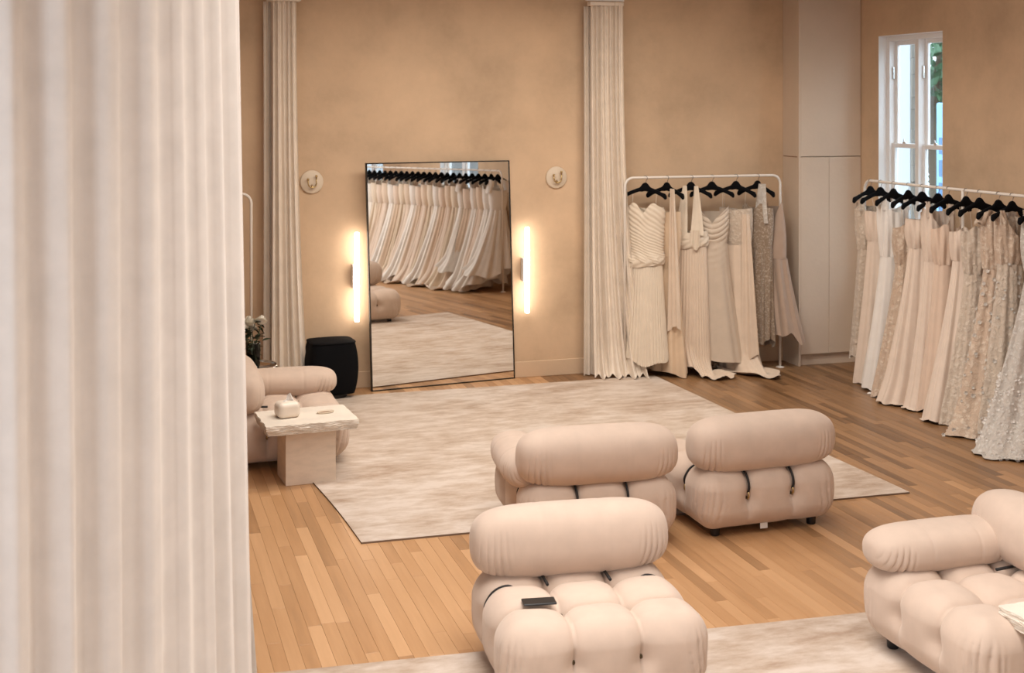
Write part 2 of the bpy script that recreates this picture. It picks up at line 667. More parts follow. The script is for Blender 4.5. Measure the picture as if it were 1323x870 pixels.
# ------------------------------------------------------------------ rugs
def rug(name, poly, label, wav):
    t = 0.011
    nu, nv = 60, 60
    P = [np.array(p) for p in poly]
    V = []
    for j in range(nv):
        for i in range(nu):
            u, v_ = i / (nu - 1), j / (nv - 1)
            p = (P[0] * (1 - u) + P[1] * u) * (1 - v_) + (P[3] * (1 - u) + P[2] * u) * v_
            e = wav * (sin(v_ * 9.0) * (1 - u) * (1 - u) + .5 * sin(v_ * 7 + 1) * u * u)
            V.append((p[0] + e, p[1] + wav * .4 * sin(u * 8), t))
    F = grid_faces(nu, nv)
    ring = [i for i in range(nu)] + [j * nu + nu - 1 for j in range(1, nv)] + [(nv - 1) * nu + i for i in range(nu - 2, -1, -1)] + [j * nu for j in range(nv - 2, 0, -1)]
    r = tag(part(name, V, F, M['rug']), label, 'rug')
    Vb, Fb = [], []
    n = len(ring)
    for i in ring:
        x, y, z = V[i]
        Vb += [(x, y, t - .001), (x, y, 0.0)]
    for i in range(n):
        k = (i + 1) % n
        Fb.append((2 * i, 2 * i + 1, 2 * k + 1, 2 * k))
    part('bound_edge', Vb, Fb, M['rug_edge'], r, False)
    return r


rug('area_rug', RUG1, 'large mottled beige rug in front of the floor mirror', .012)
rug('area_rug', RUG2, 'pale mottled rug along the bottom under the nearest sofa seats', .008)

# ------------------------------------------------------------------ built-in cupboard
cb = thing('built_in_cupboard', 'tall pale built-in cupboard in the corner by the window', 'cupboard', (6.40, 11.34, 0))
w_, d_ = XR - 6.405, YB - 11.345
part('body', *join_vf([box_vf(0, 0, 0, .022, d_, ZC - .005), box_vf(.022, .03, 0.10, w_, d_, ZC - .005)]), M['cupboard'], cb, False)
part('plinth', *box_vf(.022, .045, 0, w_, .075, .112), M['cupboard'], cb, False)
part('door', *bev_box(.025, 0.004, .113, .336, .028, 2.050, .002, 1), M['cupboard'], cb, False)
part('door', *bev_box(.339, 0.004, .113, w_ - .002, .028, 2.050, .002, 1), M['cupboard'], cb, False)
part('upper_door', *bev_box(.025, 0.004, 2.058, w_ - .002, .028, ZC - .05, .002, 1), M['cupboard'], cb, False)
part('joint_line', *box_vf(-.001, 0.03, 2.049, .0015, d_ - .01, 2.058), M['subfloor'], cb, False)

# ------------------------------------------------------------------ floor mirror
yaw = math.tan(R(6.6))
BR_ = Vector((3.578, 11.630, 0.0))
BL_ = Vector((2.188, 11.630 - 1.39 * yaw, 0.0))
uu = (BR_ - BL_)
WID = uu.length
uu.normalize()
lean = Vector((-0.05, 0.017, 2.046))
HEI = lean.length
vv = lean.normalized()
nn = uu.cross(vv).normalized()
mw = Matrix(((uu.x, vv.x, nn.x), (uu.y, vv.y, nn.y), (uu.z, vv.z, nn.z))).to_4x4()
mr = thing('floor_mirror', 'large floor mirror with thin black frame leaning on the back wall', 'mirror')


def mtx(V):
    return [tuple(mw @ Vector(p) + BL_) for p in V]


V, F = box_vf(.006, .008, -.012, WID - .006, HEI - .008, .0)
part('mirror_glass', mtx(V), F, M['mirror'], mr, False)
fr = .010
V, F = join_vf([bev_box(0, 0, -.03, fr, HEI, .006, .001, 1), bev_box(WID - fr, 0, -.03, WID, HEI, .006, .001, 1),
                bev_box(0, 0, -.03, WID, fr, .006, .001, 1), bev_box(0, HEI - fr, -.03, WID, HEI, .006, .001, 1)])
part('frame', mtx(V), F, M['black_frame'], mr, False)


# ------------------------------------------------------------------ wall lamps and hooks
def wall_lamp(x, zc, label):
    t = thing('wall_lamp', label, 'lamp', (x, YB - .09, zc), 0, 'tube lamps beside the mirror')
    V, F = lathe_vf([(0.002, -.402), (.017, -.401), (.0215, -.394), (.022, 0), (.0215, .394), (.017, .401), (.002, .402)], 20)
    part('light_tube', V, F, M['tube'], t)
    part('bracket', *bev_box(-.035, .012, -.11, -.012, .089, .11, .004), M['white_frame'], t, False)


wall_lamp(2.072, 1.018, 'glowing vertical tube lamp on the wall left of the mirror')
wall_lamp(3.680, 1.020, 'glowing vertical tube lamp on the wall right of the mirror')


def wall_hook(x, z, label):
    t = thing('wall_hook', label, 'hook', (x, YB, z), 0, 'double hooks on round plates')
    V, F = lathe_vf([(0.001, 0), (.098, 0), (.104, .006), (.104, .018), (.098, .024), (.001, .024)], 40)
    V = [(a, -c, b_) for a, b_, c in V]
    part('plate', V, [f[::-1] for f in F], M['plate'], t)
    path = []
    for k in range(17):
        a = pi * k / 16
        path.append((-cos(a) * .036, -.055 - .0 * sin(a), -.012 - sin(a) * .038))
    path = [(-.038, -.05, .022)] + path + [(.038, -.05, .050)]
    part('double_hook', *join_vf([tube_vf(path, .0062, 8), tube_vf([(0, -.02, -.03), (0, -.055, -.05)], .008, 8)]), M['brass'], t)
    for px_, pz_ in ((-.038, .024), (.038, .052)):
        V, F = lathe_vf([(.001, -.012), (.009, -.008), (.012, 0), (.009, .008), (.001, .012)], 12)
        part('knob', [(a + px_, b_ - .05, c + pz_) for a, b_, c in V], F, M['brass'], t)


wall_hook(1.677, 1.878, 'round plate with brass double hook left of the mirror')
wall_hook(3.994, 1.878, 'round plate with brass double hook right of the mirror')


# ------------------------------------------------------------------ curtains
def sheet(name, path_fn, nfold, amp, z0, z1, nu, nv, material, flare_fn, parent=None, ph=0.0, puddle=0.0, ragged=0.3):
    """hanging cloth: path_fn(u)->(x,y,nx,ny), folds along u; flare_fn(v)->(stretch, shift x, shift y)"""
    us = np.linspace(0, 1, nu)
    P = np.array([path_fn(u) for u in us])
    c = P[:, :2].mean(0)
    r1, r2, r3 = rng.uniform(0, 6.28, 3)
    V = []
    for j in range(nv):
        v_ = j / (nv - 1)                       # 0 top, 1 bottom
        z = z1 + (z0 - z1) * v_
        st, sx, sy = flare_fn(v_)
        wob = .55 * ragged * np.sin(us * 9 + r1 + v_ * 1.6) + .45 * ragged * np.sin(us * 17 + r2 - v_ * 2.2)
        phs = 2 * pi * nfold * us + ph + wob * 2.2
        a = amp * (1 + .35 * np.sin(us * 13 + r3 + v_ * .8))
        w = np.sin(phs)
        w = np.sign(w) * np.abs(w) ** .75 + .18 * np.sin(phs * 2.7 + v_ * 2 + r2) * v_
        off = a * w * (0.85 + .25 * v_)
        X = c[0] + (P[:, 0] - c[0]) * st + sx + P[:, 2] * off
        Y = c[1] + (P[:, 1] - c[1]) * st + sy + P[:, 3] * off
        Zr = np.full(nu, z)
        if puddle and v_ > .9:
            k = (v_ - .9) / .1
            X = X + P[:, 2] * puddle * k * k * (1 + .5 * np.sin(phs * .5 + r1))
            Y = Y + P[:, 3] * puddle * k * k * (1 + .5 * np.sin(phs * .5 + r1))
            Zr = np.maximum(z, .012 + .035 * k * (1 + np.sin(phs + r3)) * .5 + (1 - k) * .12 * (1 if k > .3 else 1))
            Zr = np.where(k < .35, z, np.minimum(np.full(nu, z1 + (z0 - z1) * .935), Zr))
        V += list(zip(X, Y, Zr))
    return part(name, V, grid_faces(nu, nv, flip=True), material, parent)


def line_path(a, b_):
    a, b_ = np.array(a, float), np.array(b_, float)
    d = b_ - a
    n = np.array([d[1], -d[0]]) / np.linalg.norm(d)
    return lambda u: (*(a + d * u), *n)


# right-hand curtain, hanging on its track beside the mirror
ct = thing('curtain', 'long cream pleated curtain gathered right of the mirror beside the dress rail', 'curtain', group='cream curtains either side of the mirror')
sheet('drape', line_path((4.275, 11.47), (4.575, 11.40)), 7, .024, .0, 3.53, 260, 90, M['linen'],
      lambda v: (1 + .62 * v ** 3.0, .115 * v ** 2.6, -.05 * v ** 2), ct, 0.4, .10)
sheet('drape', line_path((4.235, 11.56), (4.36, 11.56)), 3, .02, .01, 3.50, 120, 60, M['linen'],
      lambda v: (1 + .35 * v ** 2, .01 * v, -.02 * v), ct, 1.2, 0.0)
part('heading_tape', *bev_box(4.245, 11.40, 3.50, 4.585, 11.49, 3.535, .006), M['linen'], ct, False)
part('curtain_track', *join_vf([bev_box(4.22, 11.43, 3.545, 4.60, 11.47, 3.575, .004), tube_vf([(4.56, 11.45, 3.56), (4.56, 11.45, 4.0)], .012),
                                tube_vf([(4.28, 11.45, 3.56), (4.28, 11.45, 4.0)], .012)]), M['white_frame'], ct, False)
ct = thing('curtain', 'long cream pleated curtain gathered left of the mirror behind the black pouf', 'curtain', group='cream curtains either side of the mirror')
sheet('drape', line_path((1.300, 11.42), (1.51, 11.42)), 5, .024, .0, 3.50, 260, 80, M['linen'],
      lambda v: (1 + .55 * v ** 2.2, .045 * v ** 2, -.02 * v), ct, 0.0, .06)
sheet('drape', line_path((1.235, 11.55), (1.36, 11.55)), 3, .02, .01, 3.48, 110, 50, M['linen'],
      lambda v: (1 + .4 * v ** 2, .02 * v, -.02 * v), ct, 2.0, 0.0)
part('heading_tape', *bev_box(1.255, 11.36, 3.475, 1.545, 11.49, 3.51, .006), M['linen'], ct, False)
part('curtain_track', *join_vf([bev_box(1.24, 11.40, 3.52, 1.56, 11.44, 3.55, .004), tube_vf([(1.30, 11.42, 3.54), (1.30, 11.42, 4.0)], .012),
                                tube_vf([(1.5, 11.42, 3.54), (1.5, 11.42, 4.0)], .012)]), M['white_frame'], ct, False)

# big curtain close to the camera
pts = np.array([(-0.95, 3.62), (-0.479, 3.90), (-0.153, 4.12), (0.115, 4.35), (0.29, 4.60), (0.395, 4.86), (0.36, 5.10)])


def catmull(P, u):
    n = len(P) - 1
    t = min(max(u, 0), .99999) * n
    i = int(t)
    f_ = t - i
    p0, p1, p2, p3 = P[max(i - 1, 0)], P[i], P[i + 1], P[min(i + 2, n)]
    return .5 * ((2 * p1) + (-p0 + p2) * f_ + (2 * p0 - 5 * p1 + 4 * p2 - p3) * f_ ** 2 + (-p0 + 3 * p1 - 3 * p2 + p3) * f_ ** 3)


def big_path(u):
    p = catmull(pts, u)
    d = catmull(pts, min(u + .01, 1)) - catmull(pts, max(u - .01, 0))
    d = d / np.linalg.norm(d)
    return p[0], p[1], d[1], -d[0]


ct = thing('curtain', 'large pale curtain filling the left side close to the camera', 'curtain')
sheet('drape', big_path, 13.0, .022, 0.012, 3.90, 520, 70, M['linen_front'], lambda v: (1 + .05 * v, .045 * v + .0, 0.0), ct, 0.5, 0.0, .35)
part('curtain_track', *tube_vf([(*catmull(pts, u), 3.93) for u in np.linspace(0, 1, 30)], .014), M['white_frame'], ct)
ct = thing('curtain', 'narrow bunched edge of pale curtain fanning out behind the large near curtain', 'curtain')
sheet('drape', line_path((.30, 5.30), (.415, 5.42)), 7, .026, 0.012, 3.90, 160, 60, M['linen_front'],
      lambda v: (1 + .8 * v ** 2, .10 * v ** 2.2, 0), ct, 0.2, 0.0)
part('curtain_track', *tube_vf([(.26, 5.26, 3.93), (.45, 5.45, 3.93)], .014), M['white_frame'], ct)


# ------------------------------------------------------------------ sofa modules
def cube_grid(n):
    """unit cube surface grid [-1,1]^3 with shared verts -> V (k,3), F"""
    idx, V, F = {}, [], []
    lin = np.linspace(-1, 1, n)

    def vid(p):
        k = (round(p[0], 6), round(p[1], 6), round(p[2], 6))
        if k not in idx:
            idx[k] = len(V)
            V.append(k)
        return idx[k]
    for ax in range(3):
        for s in (-1, 1):
            a1, a2 = [a for a in range(3) if a != ax]
            g_ = [[None] * n for _ in range(n)]
            for i in range(n):
                for j in range(n):
                    p = [0, 0, 0]
                    p[ax], p[a1], p[a2] = s, lin[i], lin[j]
                    g_[i][j] = vid(p)
            for i in range(n - 1):
                for j in range(n - 1):
                    q = (g_[i][j], g_[i + 1][j], g_[i + 1][j + 1], g_[i][j + 1])
                    flip = (s > 0) == (ax == 1)
                    F.append(q[::-1] if flip else q)
    return np.array(V), F


CG_V, CG_F = cube_grid(92)
CG_V = .62 * CG_V + .38 * np.sin(CG_V * pi / 2)
SW, SD, SH0, SH1 = 0.91, 0.87, 0.045, 0.405


def ridged(s):
    return np.abs(np.sin(s)) ** 0.6


def seat_mesh(seed):
    rr = np.random.default_rng(seed)
    hx, hy, hz = SW / 2, SD / 2, (SH1 - SH0) / 2
    # denser sampling near the edges
    U = CG_V.copy()
    p = U * np.array([hx, hy, hz])
    r = np.array([.105, .105, .115])
    q = np.array([hx, hy, hz]) - r
    core = np.clip(p, -q, q)
    d = (p - core) / r
    ln = np.linalg.norm(d, axis=1, keepdims=True)
    n_ = d / np.maximum(ln, 1e-6)
    out = core + n_ * r
    nrm = n_ / r
    nrm /= np.linalg.norm(nrm, axis=1, keepdims=True)
    x, y, z = out.T
    side = np.clip(1 - np.abs(nrm[:, 2]), 0, 1)
    top = np.clip(nrm[:, 2], 0, 1)
    # puffs: pillow between the crease lines
    disp = np.zeros(len(x))
    zf = (z + hz) / (2 * hz)                      # 0 bottom .. 1 top
    fade = np.clip((zf - .02) / .45, 0.22, 1)
    for l in (-hx / 3, hx / 3):
        dd = np.abs(x - l)
        disp -= (.034 * np.exp(-dd / .011) + .022 * np.exp(-(dd / .055) ** 2)) * fade * np.clip(np.abs(nrm[:, 1]) + top, 0, 1)
    for l in (-hy / 3, hy / 3):
        dd = np.abs(y - l)
        disp -= (.034 * np.exp(-dd / .011) + .022 * np.exp(-(dd / .055) ** 2)) * fade * np.clip(np.abs(nrm[:, 0]) + top, 0, 1)
    # lateral bulge of the sides
    disp += .018 * side * np.cos((zf - .52) * pi)
    # button pinches
    B = []
    for a in (-hx / 3, hx / 3):
        for b_ in (-hy / 3, hy / 3):
            B.append((a, b_, hz))
        for s in (-1, 1):
            B.append((a, s * hy, .0))
    for b_ in (-hy / 3, hy / 3):
        for s in (-1, 1):
            B.append((s * hx, b_, .0))
    for bx_, by_, bz_ in B:
        dd = np.sqrt((x - bx_) ** 2 + (y - by_) ** 2 + (z - bz_) ** 2)
        disp -= .022 * np.exp(-(dd / .045) ** 2)
    # gathered pleats at the vertical corners
    ang = np.arctan2(np.abs(y) - (hy - .105), np.abs(x) - (hx - .105))
    cx_ = np.abs(x) - (hx - .105)
    cy_ = np.abs(y) - (hy - .105)
    arc = np.where((cx_ > 0) & (cy_ > 0), ang * .105, np.where(cx_ > cy_, cy_, .165 - cx_))
    cm = np.exp(-((arc - .082) / .11) ** 4) * ((cx_ > -.09) & (cy_ > -.09)) * np.clip(side * 1.5, 0, 1)
    zm = np.exp(-((zf - .42) / .33) ** 4)
    wob = arc + .010 * np.sin(zf * 6 + rr.uniform(0, 6)) + .006 * np.sin(arc * 60)
    sw = wob / .036 + .13 * np.sign(x) + .29 * np.sign(y)
    hs = .45 + .55 * np.abs(np.sin(np.round(sw) * 12.9898 + np.sign(x) * 3 + np.sign(y) * 5))
    disp -= .023 * cm * zm * hs * (1 - np.abs(np.sin(sw * pi)) ** .40)
    disp -= .0015 * np.sin(x * 31 + y * 17 + rr.uniform(0, 6)) * np.sin(y * 23 - z * 19)
    out = out + nrm * disp[:, None]
    out[:, 2] += (SH0 + SH1) / 2
    return new_mesh('seat', out, CG_F, M['boucle']), B


def bolster_vf(Ln, ry, rz, seed, nx=230, na=80, e=3.6):
    rr = np.random.default_rng(seed)
    V = []
    ph = rr.uniform(0, 6, 4)
    th = np.linspace(0, 2 * pi, na, endpoint=False)
    for i in range(nx):
        a = pi * (i + .5) / nx
        # resample so that rows are spread along x
        ca = -cos(a)
        cx_ = np.sign(ca) * (abs(ca) ** (2 / e))
        x = Ln / 2 * cx_
        rs = (1 - min(abs(cx_), .99999) ** e) ** (1 / (e * .72))
        ex = 2 / 2.35
        yy = ry * spow(np.cos(th), ex) * rs
        zz = rz * spow(np.sin(th), ex) * rs
        zz = np.where(zz < 0, zz * .93, zz)
        dsp = np.zeros(na)
        for l in (-Ln / 6, Ln / 6):
            dsp -= .0035 * np.exp(-abs(x - l) / .005)
        m_ = math.exp(-(((abs(x) - (Ln / 2 - .085)) / .075) ** 4))
        low = np.clip((.55 - np.sin(th)) / .9, 0, 1) * np.clip(.25 + np.abs(np.cos(th)), 0, 1)
        wv = abs(x) + .012 * np.sin(th * 2 + ph[0]) + .02 * np.sin(th) * (abs(x) - Ln / 2 + .085) / .1
        sw = wv / .030 + ph[1] * (1 if x > 0 else 1.7)
        hs = .35 + .65 * np.abs(np.sin(np.round(sw) * 12.9898 + (x > 0) * 4))
        dsp -= .022 * m_ * low * hs * (1 - np.abs(np.sin(sw * pi)) ** .42)
        sc = 1 + dsp / max(rz * max(rs, .2), .03)
        V += list(zip(np.full(na, x), yy * sc, zz * sc))
    F = grid_faces(na, nx, True, flip=True)
    F.append(tuple(range(na)))
    F.append(tuple(range((nx - 1) * na, nx * na))[::-1])
    return V, F


BOL_BACK = new_mesh('backrest', *bolster_vf(.965, .160, .172, 5, e=4.6), M['boucle'])
BOL_ARM = new_mesh('armrest', *bolster_vf(.78, .150, .112, 6, e=4.2), M['boucle'])
SEATS = [seat_mesh(11), seat_mesh(12)]
BTN = new_mesh('button', *lathe_vf([(.001, .007), (.007, .006), (.011, .002), (.011, -.006)], 12), M['button'])
FOOT = new_mesh('foot', *lathe_vf([(.024, 0), (.028, .005), (.032, .075), (.03, .08)], 16), M['black_plastic'])


def cord_path(pts_):
    P = [np.array(p, float) for p in pts_]
    return [tuple(catmull(P, u)) for u in np.linspace(0, 1, 18)]


def sofa(label, loc, rz, arm=None, v=0, tag_=False, bx=0.0, arz=0.0, adx=0.0, adz=0.0):
    t = thing('sofa_module', label, 'sofa seat', loc, rz, 'tufted cream modular sofa seats')
    me, B = SEATS[v]
    obj('seat', me, t)
    yb = SD / 2 - .135
    obj('backrest', BOL_BACK, t, (bx, yb, SH1 + .125), (R(-4), 0, 0))
    if arm:
        s = 1 if arm == 'right' else -1
        obj('armrest', BOL_ARM, t, (s * (SW / 2 - .13 + adx), -.075, SH1 + .062 + adz), (0, 0, R(90 + arz)))
    zc = (SH0 + SH1) / 2
    for (bx_, by_, bz_) in B:
        if bz_ > .1:
            if by_ > 0:
                continue
            obj('button', BTN, t, (bx_, by_, zc + bz_ - .068))
        elif abs(abs(by_) - SD / 2) < .01:
            s = np.sign(by_)
            obj('button', BTN, t, (bx_, by_ - s * .050, zc + bz_), (R(90) if s < 0 else R(-90), 0, 0))
        else:
            s = np.sign(bx_)
            obj('button', BTN, t, (bx_ - s * .050, by_, zc + bz_), (0, R(90) * s, 0))
    for x in (-SW / 6, SW / 6):                    # cords over the back edge
        c = part('cord', *tube_vf(cord_path([(x, yb - .19, SH1 - .02), (x, yb - .05, SH1 - .012), (x, SD / 2 - .11, SH1 - .010),
                                            (x, SD / 2 - .035, SH1 - .055), (x, SD / 2 - .012, SH1 - .11), (x, SD / 2 - .026, zc + .035)]), .0075, 8), M['cord'], t)
        part('cord_hook', *join_vf([tube_vf([(x, SD / 2 - .022, zc + .045), (x, SD / 2 - .016, zc + .015), (x, SD / 2 - .03, zc - .005)], .006, 8)]), M['brass'], c)
    sides = [(1, SD / 6), (-1, SD / 6)]
    if arm:
        s = 1 if arm == 'right' else -1
        sides.append((s, -SD / 6))
    for s, y in sides:
        c = part('cord', *tube_vf(cord_path([(s * (SW / 2 - .17), y, SH1 - .05), (s * (SW / 2 - .12), y, SH1 - .024), (s * (SW / 2 - .055), y, SH1 - .045),
                                            (s * (SW / 2 - .014), y, SH1 - .105), (s * (SW / 2 - .026), y, zc + .03)]), .0065, 8), M['cord'], t)
        part('cord_hook', *tube_vf([(s * (SW / 2 - .020), y, zc + .04), (s * (SW / 2 - .016), y, zc + .012), (s * (SW / 2 - .03), y, zc - .005)], .006, 8), M['brass'], c)
    for x in (-1, 1):
        for y in (-1, 1):
            obj('foot', FOOT, t, (x * .33, y * .33, 0))
    if tag_:
        part('care_tag', *bev_box(.0, SD / 2 - .06, SH0 - .022, .05, SD / 2 - .057, SH0 + .012, .0008, 1), M['tissue'], t, False)
    return t


so = sofa('armless cream sofa seat facing the camera with a phone on it', (2.03, 5.52, 0), R(-5), None, 0)
so.scale = (.985, .94, 1)
sofa('cream sofa seat seen from behind, with an armrest at its left end', (2.715, 7.42, 0), R(180 - 4), 'right', 1, arz=-3, adx=.05, adz=-.04)
sofa('cream sofa seat seen from behind, without armrest, nearest the gowns', (3.75, 7.42, 0), R(180 + 2), None, 0, True)
sofa('cream sofa seat with armrest, cut by the right edge beside a stone table', (3.85, 5.02, 0.011), R(-90), 'left', 1)
sofa('greyish cream sofa seat behind the stone table with the tissue box', (1.16, 9.66, 0), R(90), 'right', 0, arz=-3, adz=-.015)


# ------------------------------------------------------------------ stone side tables
def side_table(label, loc, rz, sx, sy, bx, by, seed, top=.43, boff=(0, 0)):
    rr = np.random.default_rng(seed)
    t = thing('side_table', label, 'side table', loc, rz, 'travertine side tables')
    part('base', *bev_box(-bx / 2 + boff[0], -by / 2 + boff[1], 0, bx / 2 + boff[0], by / 2 + boff[1], top - .062, .004), M['travertine'], t, False)
    n = 26
    U, F = cube_grid(n)
    p = U * np.array([sx / 2, sy / 2, .033])
    side = np.maximum((np.abs(U[:, 0]) > .999), (np.abs(U[:, 1]) > .999)).astype(float)
    rimtop = (np.abs(U[:, 2]) > .999) * side
    dx = rr.normal(0, 1, (len(U), 3)) * np.array([.0022, .0022, .0012])
    ph = rr.uniform(0, 6, 4)
    w = .004 * np.sin(p[:, 0] * 33 + ph[0] + p[:, 2] * 60) * np.sin(p[:, 1] * 41 + ph[1]) - .012 * (U[:, 2] < 0) * np.abs(U[:, 2])
    c = U.copy()
    c[:, 2] = 0
    p = p + side[:, None] * (dx + c * w[:, None]) * np.where(rimtop[:, None] > 0, .6, 1.0)
    p[:, 2] += top - .033
    part('tabletop', p, F, M['travertine_pale'], t, False)
    return t


side_table('rough-edged travertine side table holding the tissue box', (1.255, 8.985, 0), R(4), .63, .46, .345, .30, 1, .43, (0, -.01))
side_table('rough-edged travertine side table cut off at the lower right corner', (3.86, 4.36, 0.011), R(2), .50, .66, .30, .34, 2, .44)

# tissue box
tb = thing('tissue_box', 'cream rounded ceramic tissue box on the stone table', 'tissue box', (1.125, 8.985, .43), R(12))
U, F = cube_grid(18)
p = U * np.array([.078, .068, .052])
core = np.clip(p, -np.array([.043, .033, .020]), np.array([.043, .033, .020]))
d = p - core
ln = np.linalg.norm(d, axis=1, keepdims=True)
p = core + d / np.maximum(ln, 1e-6) * np.minimum(ln, 1) * 0 + d / np.maximum(ln, 1e-6) * np.where(ln > 1e-6, .035, 0)
p[:, 2] += .054
part('box', p, F, M['tissue_box'], tb)
V = []
for j in range(10):
    for i in range(14):
        u, v_ = i / 13 * 2 - 1, j / 9
        V.append((u * .046 * (1 - v_ * .6) + .014 * v_, .016 * sin(u * 4 + v_ * 3) * (1 - .3 * v_), .1 + v_ * (.066 - .030 * abs(u - .25))))
part('tissue', V, grid_faces(14, 10), M['tissue'], tb)

# trinket dish on the table
td = thing('trinket_dish', 'small pale oval dish with brown inlay on the stone table', 'dish', (1.395, 9.02, .43), R(15))
V, F = lathe_vf([(.001, .003), (.05, .003), (.056, .011), (.060, .012), (.058, .004), (.05, 0), (.001, 0)], 28, False)
part('dish', [(a * 1.05, b_ * .62, c) for a, b_, c in V], F, M['plate'], td)
V, F = lathe_vf([(.001, .0060), (.030, .0065), (.047, .0055), (.048, .003)], 24, False)
part('inlay', [(a * 1.05 - .004, b_ * .55, c) for a, b_, c in V], F, M['agate'], td)

# phone on the nearest seat
ph_ = thing('phone', 'dark phone lying on the armless sofa seat', 'phone', (1.775, 5.41, .403), R(-8))
part('case', *bev_box(-.074, -.036, -.004, .074, .036, .005, .004, 3), M['black_plastic'], ph_, False)
part('screen', *bev_box(-.071, -.033, .0048, .071, .033, .0058, .0004, 1), M['black_frame'], ph_, False)

# small scrap on the floor
V, F = lathe_vf([(.001, 0), (.026, 0), (.030, .004), (.022, .010), (.001, .011)], 14)
tag(part('loose_tag', [(a * 1.3, b_ * .8, c) for a, b_, c in V], F, M['tissue'], loc=(6.42, 10.10, 0)), 'tiny white scrap lying on the floor by the gown hems', 'scrap')

# ------------------------------------------------------------------ black pouf
n = 34
U, F = cube_grid(n)
V = []
for u in U:
    x, y, z = u
    # square with rounded corners -> superellipse in plan
    mxy = max(abs(x), abs(y))
    a = math.atan2(y, x)
    e = 5.0
    rr_ = (abs(cos(a)) ** e + abs(sin(a)) ** e) ** (-1 / e)
    k = mxy * rr_
    zz = z
    bul = 1 - .14 * abs(zz) ** 2.2
    edge = max(abs(z), mxy)
    V.append((cos(a) * k * .222 * bul, sin(a) * k * .19 * bul, .275 + zz * .225 + (.022 * (1 - mxy ** 2) if z > .99 else 0)))
pf = thing('pouf', 'black velvet pouf against the back wall left of the mirror', 'pouf', (1.806, 11.37, 0), R(4))
part('cushion', V, F, M['black'], pf)
part('base', *lathe_vf([(.13, 0), (.14, .01), (.14, .06)], 24), M['black_plastic'], pf)
pth = []
for k in range(65):
    a = 2 * pi * k / 64
    rr_ = (abs(cos(a)) ** 5 + abs(sin(a)) ** 5) ** (-.2)
    pth.append((cos(a) * rr_ * .196, sin(a) * rr_ * .168, .494))
part('piping', *tube_vf(pth, .006, 6, False), M['black'], pf)

# ------------------------------------------------------------------ flowers on a round table behind the left sofa
ft = thing('glass_table', 'round chrome-rimmed glass table with the roses, behind the left sofa', 'side table', (1.02, 10.62, 0))
part('glass_top', *lathe_vf([(.001, .447), (.225, .447), (.225, .455), (.001, .455)], 40), M['glass'], ft)
V, F = lathe_vf([(.222, .438), (.233, .438), (.233, .475), (.226, .477), (.222, .475)], 40, False)
F += grid_faces(40, 1, True)
part('rim', V, F, M['chrome'], ft)
for k in range(3):
    a = 2 * pi * k / 3 + .5
    part('leg', *tube_vf([(cos(a) * .19, sin(a) * .19, 0), (cos(a) * .21, sin(a) * .21, .44)], .010, 10), M['chrome'], ft)

fv = thing('rose_vase', 'glass vase of white roses on the round table behind the left sofa', 'vase', (1.055, 10.60, .455))
part('vase', *lathe_vf([(.001, 0), (.05, 0), (.056, .01), (.058, .19), (.060, .205), (.054, .205), (.052, .015), (.001, .012)], 28, False), M['glass'], fv)
rr = np.random.default_rng(21)


def rose_vf(r):
    V, F = [], []
    for k in range(26):
        lay = k / 26
        a = k * 2.4
        rad = r * (.18 + .85 * lay)
        h = r * (1.05 - .75 * lay)
        wv_ = .55 + .35 * lay
        nU, nV = 6, 5
        b0 = len(V)
        for j in range(nV):
            for i in range(nU):
                u, v_ = i / (nU - 1) * 2 - 1, j / (nV - 1)
                an = a + u * wv_ * (1 - .25 * v_)
                q = rad * (.35 + .65 * sin(v_ * pi * .55)) + (.12 * r * v_ ** 3 * lay * 2)
                zq = -r * .55 + (h + r * .55) * v_ - .12 * r * u * u * v_ - .3 * r * lay * v_ ** 3
                V.append((cos(an) * q, sin(an) * q, zq))
        F += [tuple(b0 + i for i in f) for f in grid_faces(nU, nV)]
    return V, F


RS = new_mesh('rose_bloom', *rose_vf(.052), M['petal'])
for (dx, dz, dy, sc) in ((-.035, .375, -.03, 1.0), (.062, .375, -.02, .95), (-.085, .33, -.05, .85), (.0, .31, .06, .8), (-.11, .39, .05, .9)):
    o = obj('rose_bloom', RS, fv, (dx, dy, dz), (rr.uniform(-.5, .1), rr.uniform(-.3, .3), rr.uniform(0, 6)))
    o.scale = (sc, sc, sc)
    part('stem', *tube_vf([(dx * .15, dy * .15, .02), (dx * .4, dy * .4, .2), (dx, dy, dz - .03)], .004, 6), M['stem'], fv)
LEAF = None


def leaf_vf():
    V = []
    nU, nV = 5, 8
    for j in range(nV):
        v_ = j / (nV - 1)
        w = sin(pi * v_ ** .8) * .019 + .0005
        for i in range(nU):
            u = i / (nU - 1) * 2 - 1
            V.append((u * w, v_ * .065, .006 * abs(u) - .018 * v_ * v_))
    return V, grid_faces(nU, nV)


LEAF = new_mesh('leaf', *leaf_vf(), M['leaf'])
for k in range(64):
    a, zz, rad = rr.uniform(0, 6.28), rr.uniform(.10, .36), rr.uniform(.01, .085)
    if zz < .21:
        rad = rr.uniform(.0, .03)
    o = obj('leaf', LEAF, fv, (cos(a) * rad, sin(a) * rad, zz), (rr.uniform(-.7, .9), rr.uniform(-.4, .4), a - pi / 2 + rr.uniform(-.6, .6)))
    s = rr.uniform(.8, 1.25) * (.7 if zz < .21 else 1)
    o.scale = (s, s, s)
cd_ = thing('candle', 'small glass candle beside the rose vase', 'candle', (1.06, 10.46, .455))
part('holder', *lathe_vf([(.001, 0), (.026, 0), (.030, .05), (.027, .05), (.024, .004), (.001, .003)], 20, False), M['glass'], cd_)
part('wax', *lathe_vf([(.001, .005), (.022, .005), (.024, .028), (.001, .028)], 18), M['wax'], cd_)


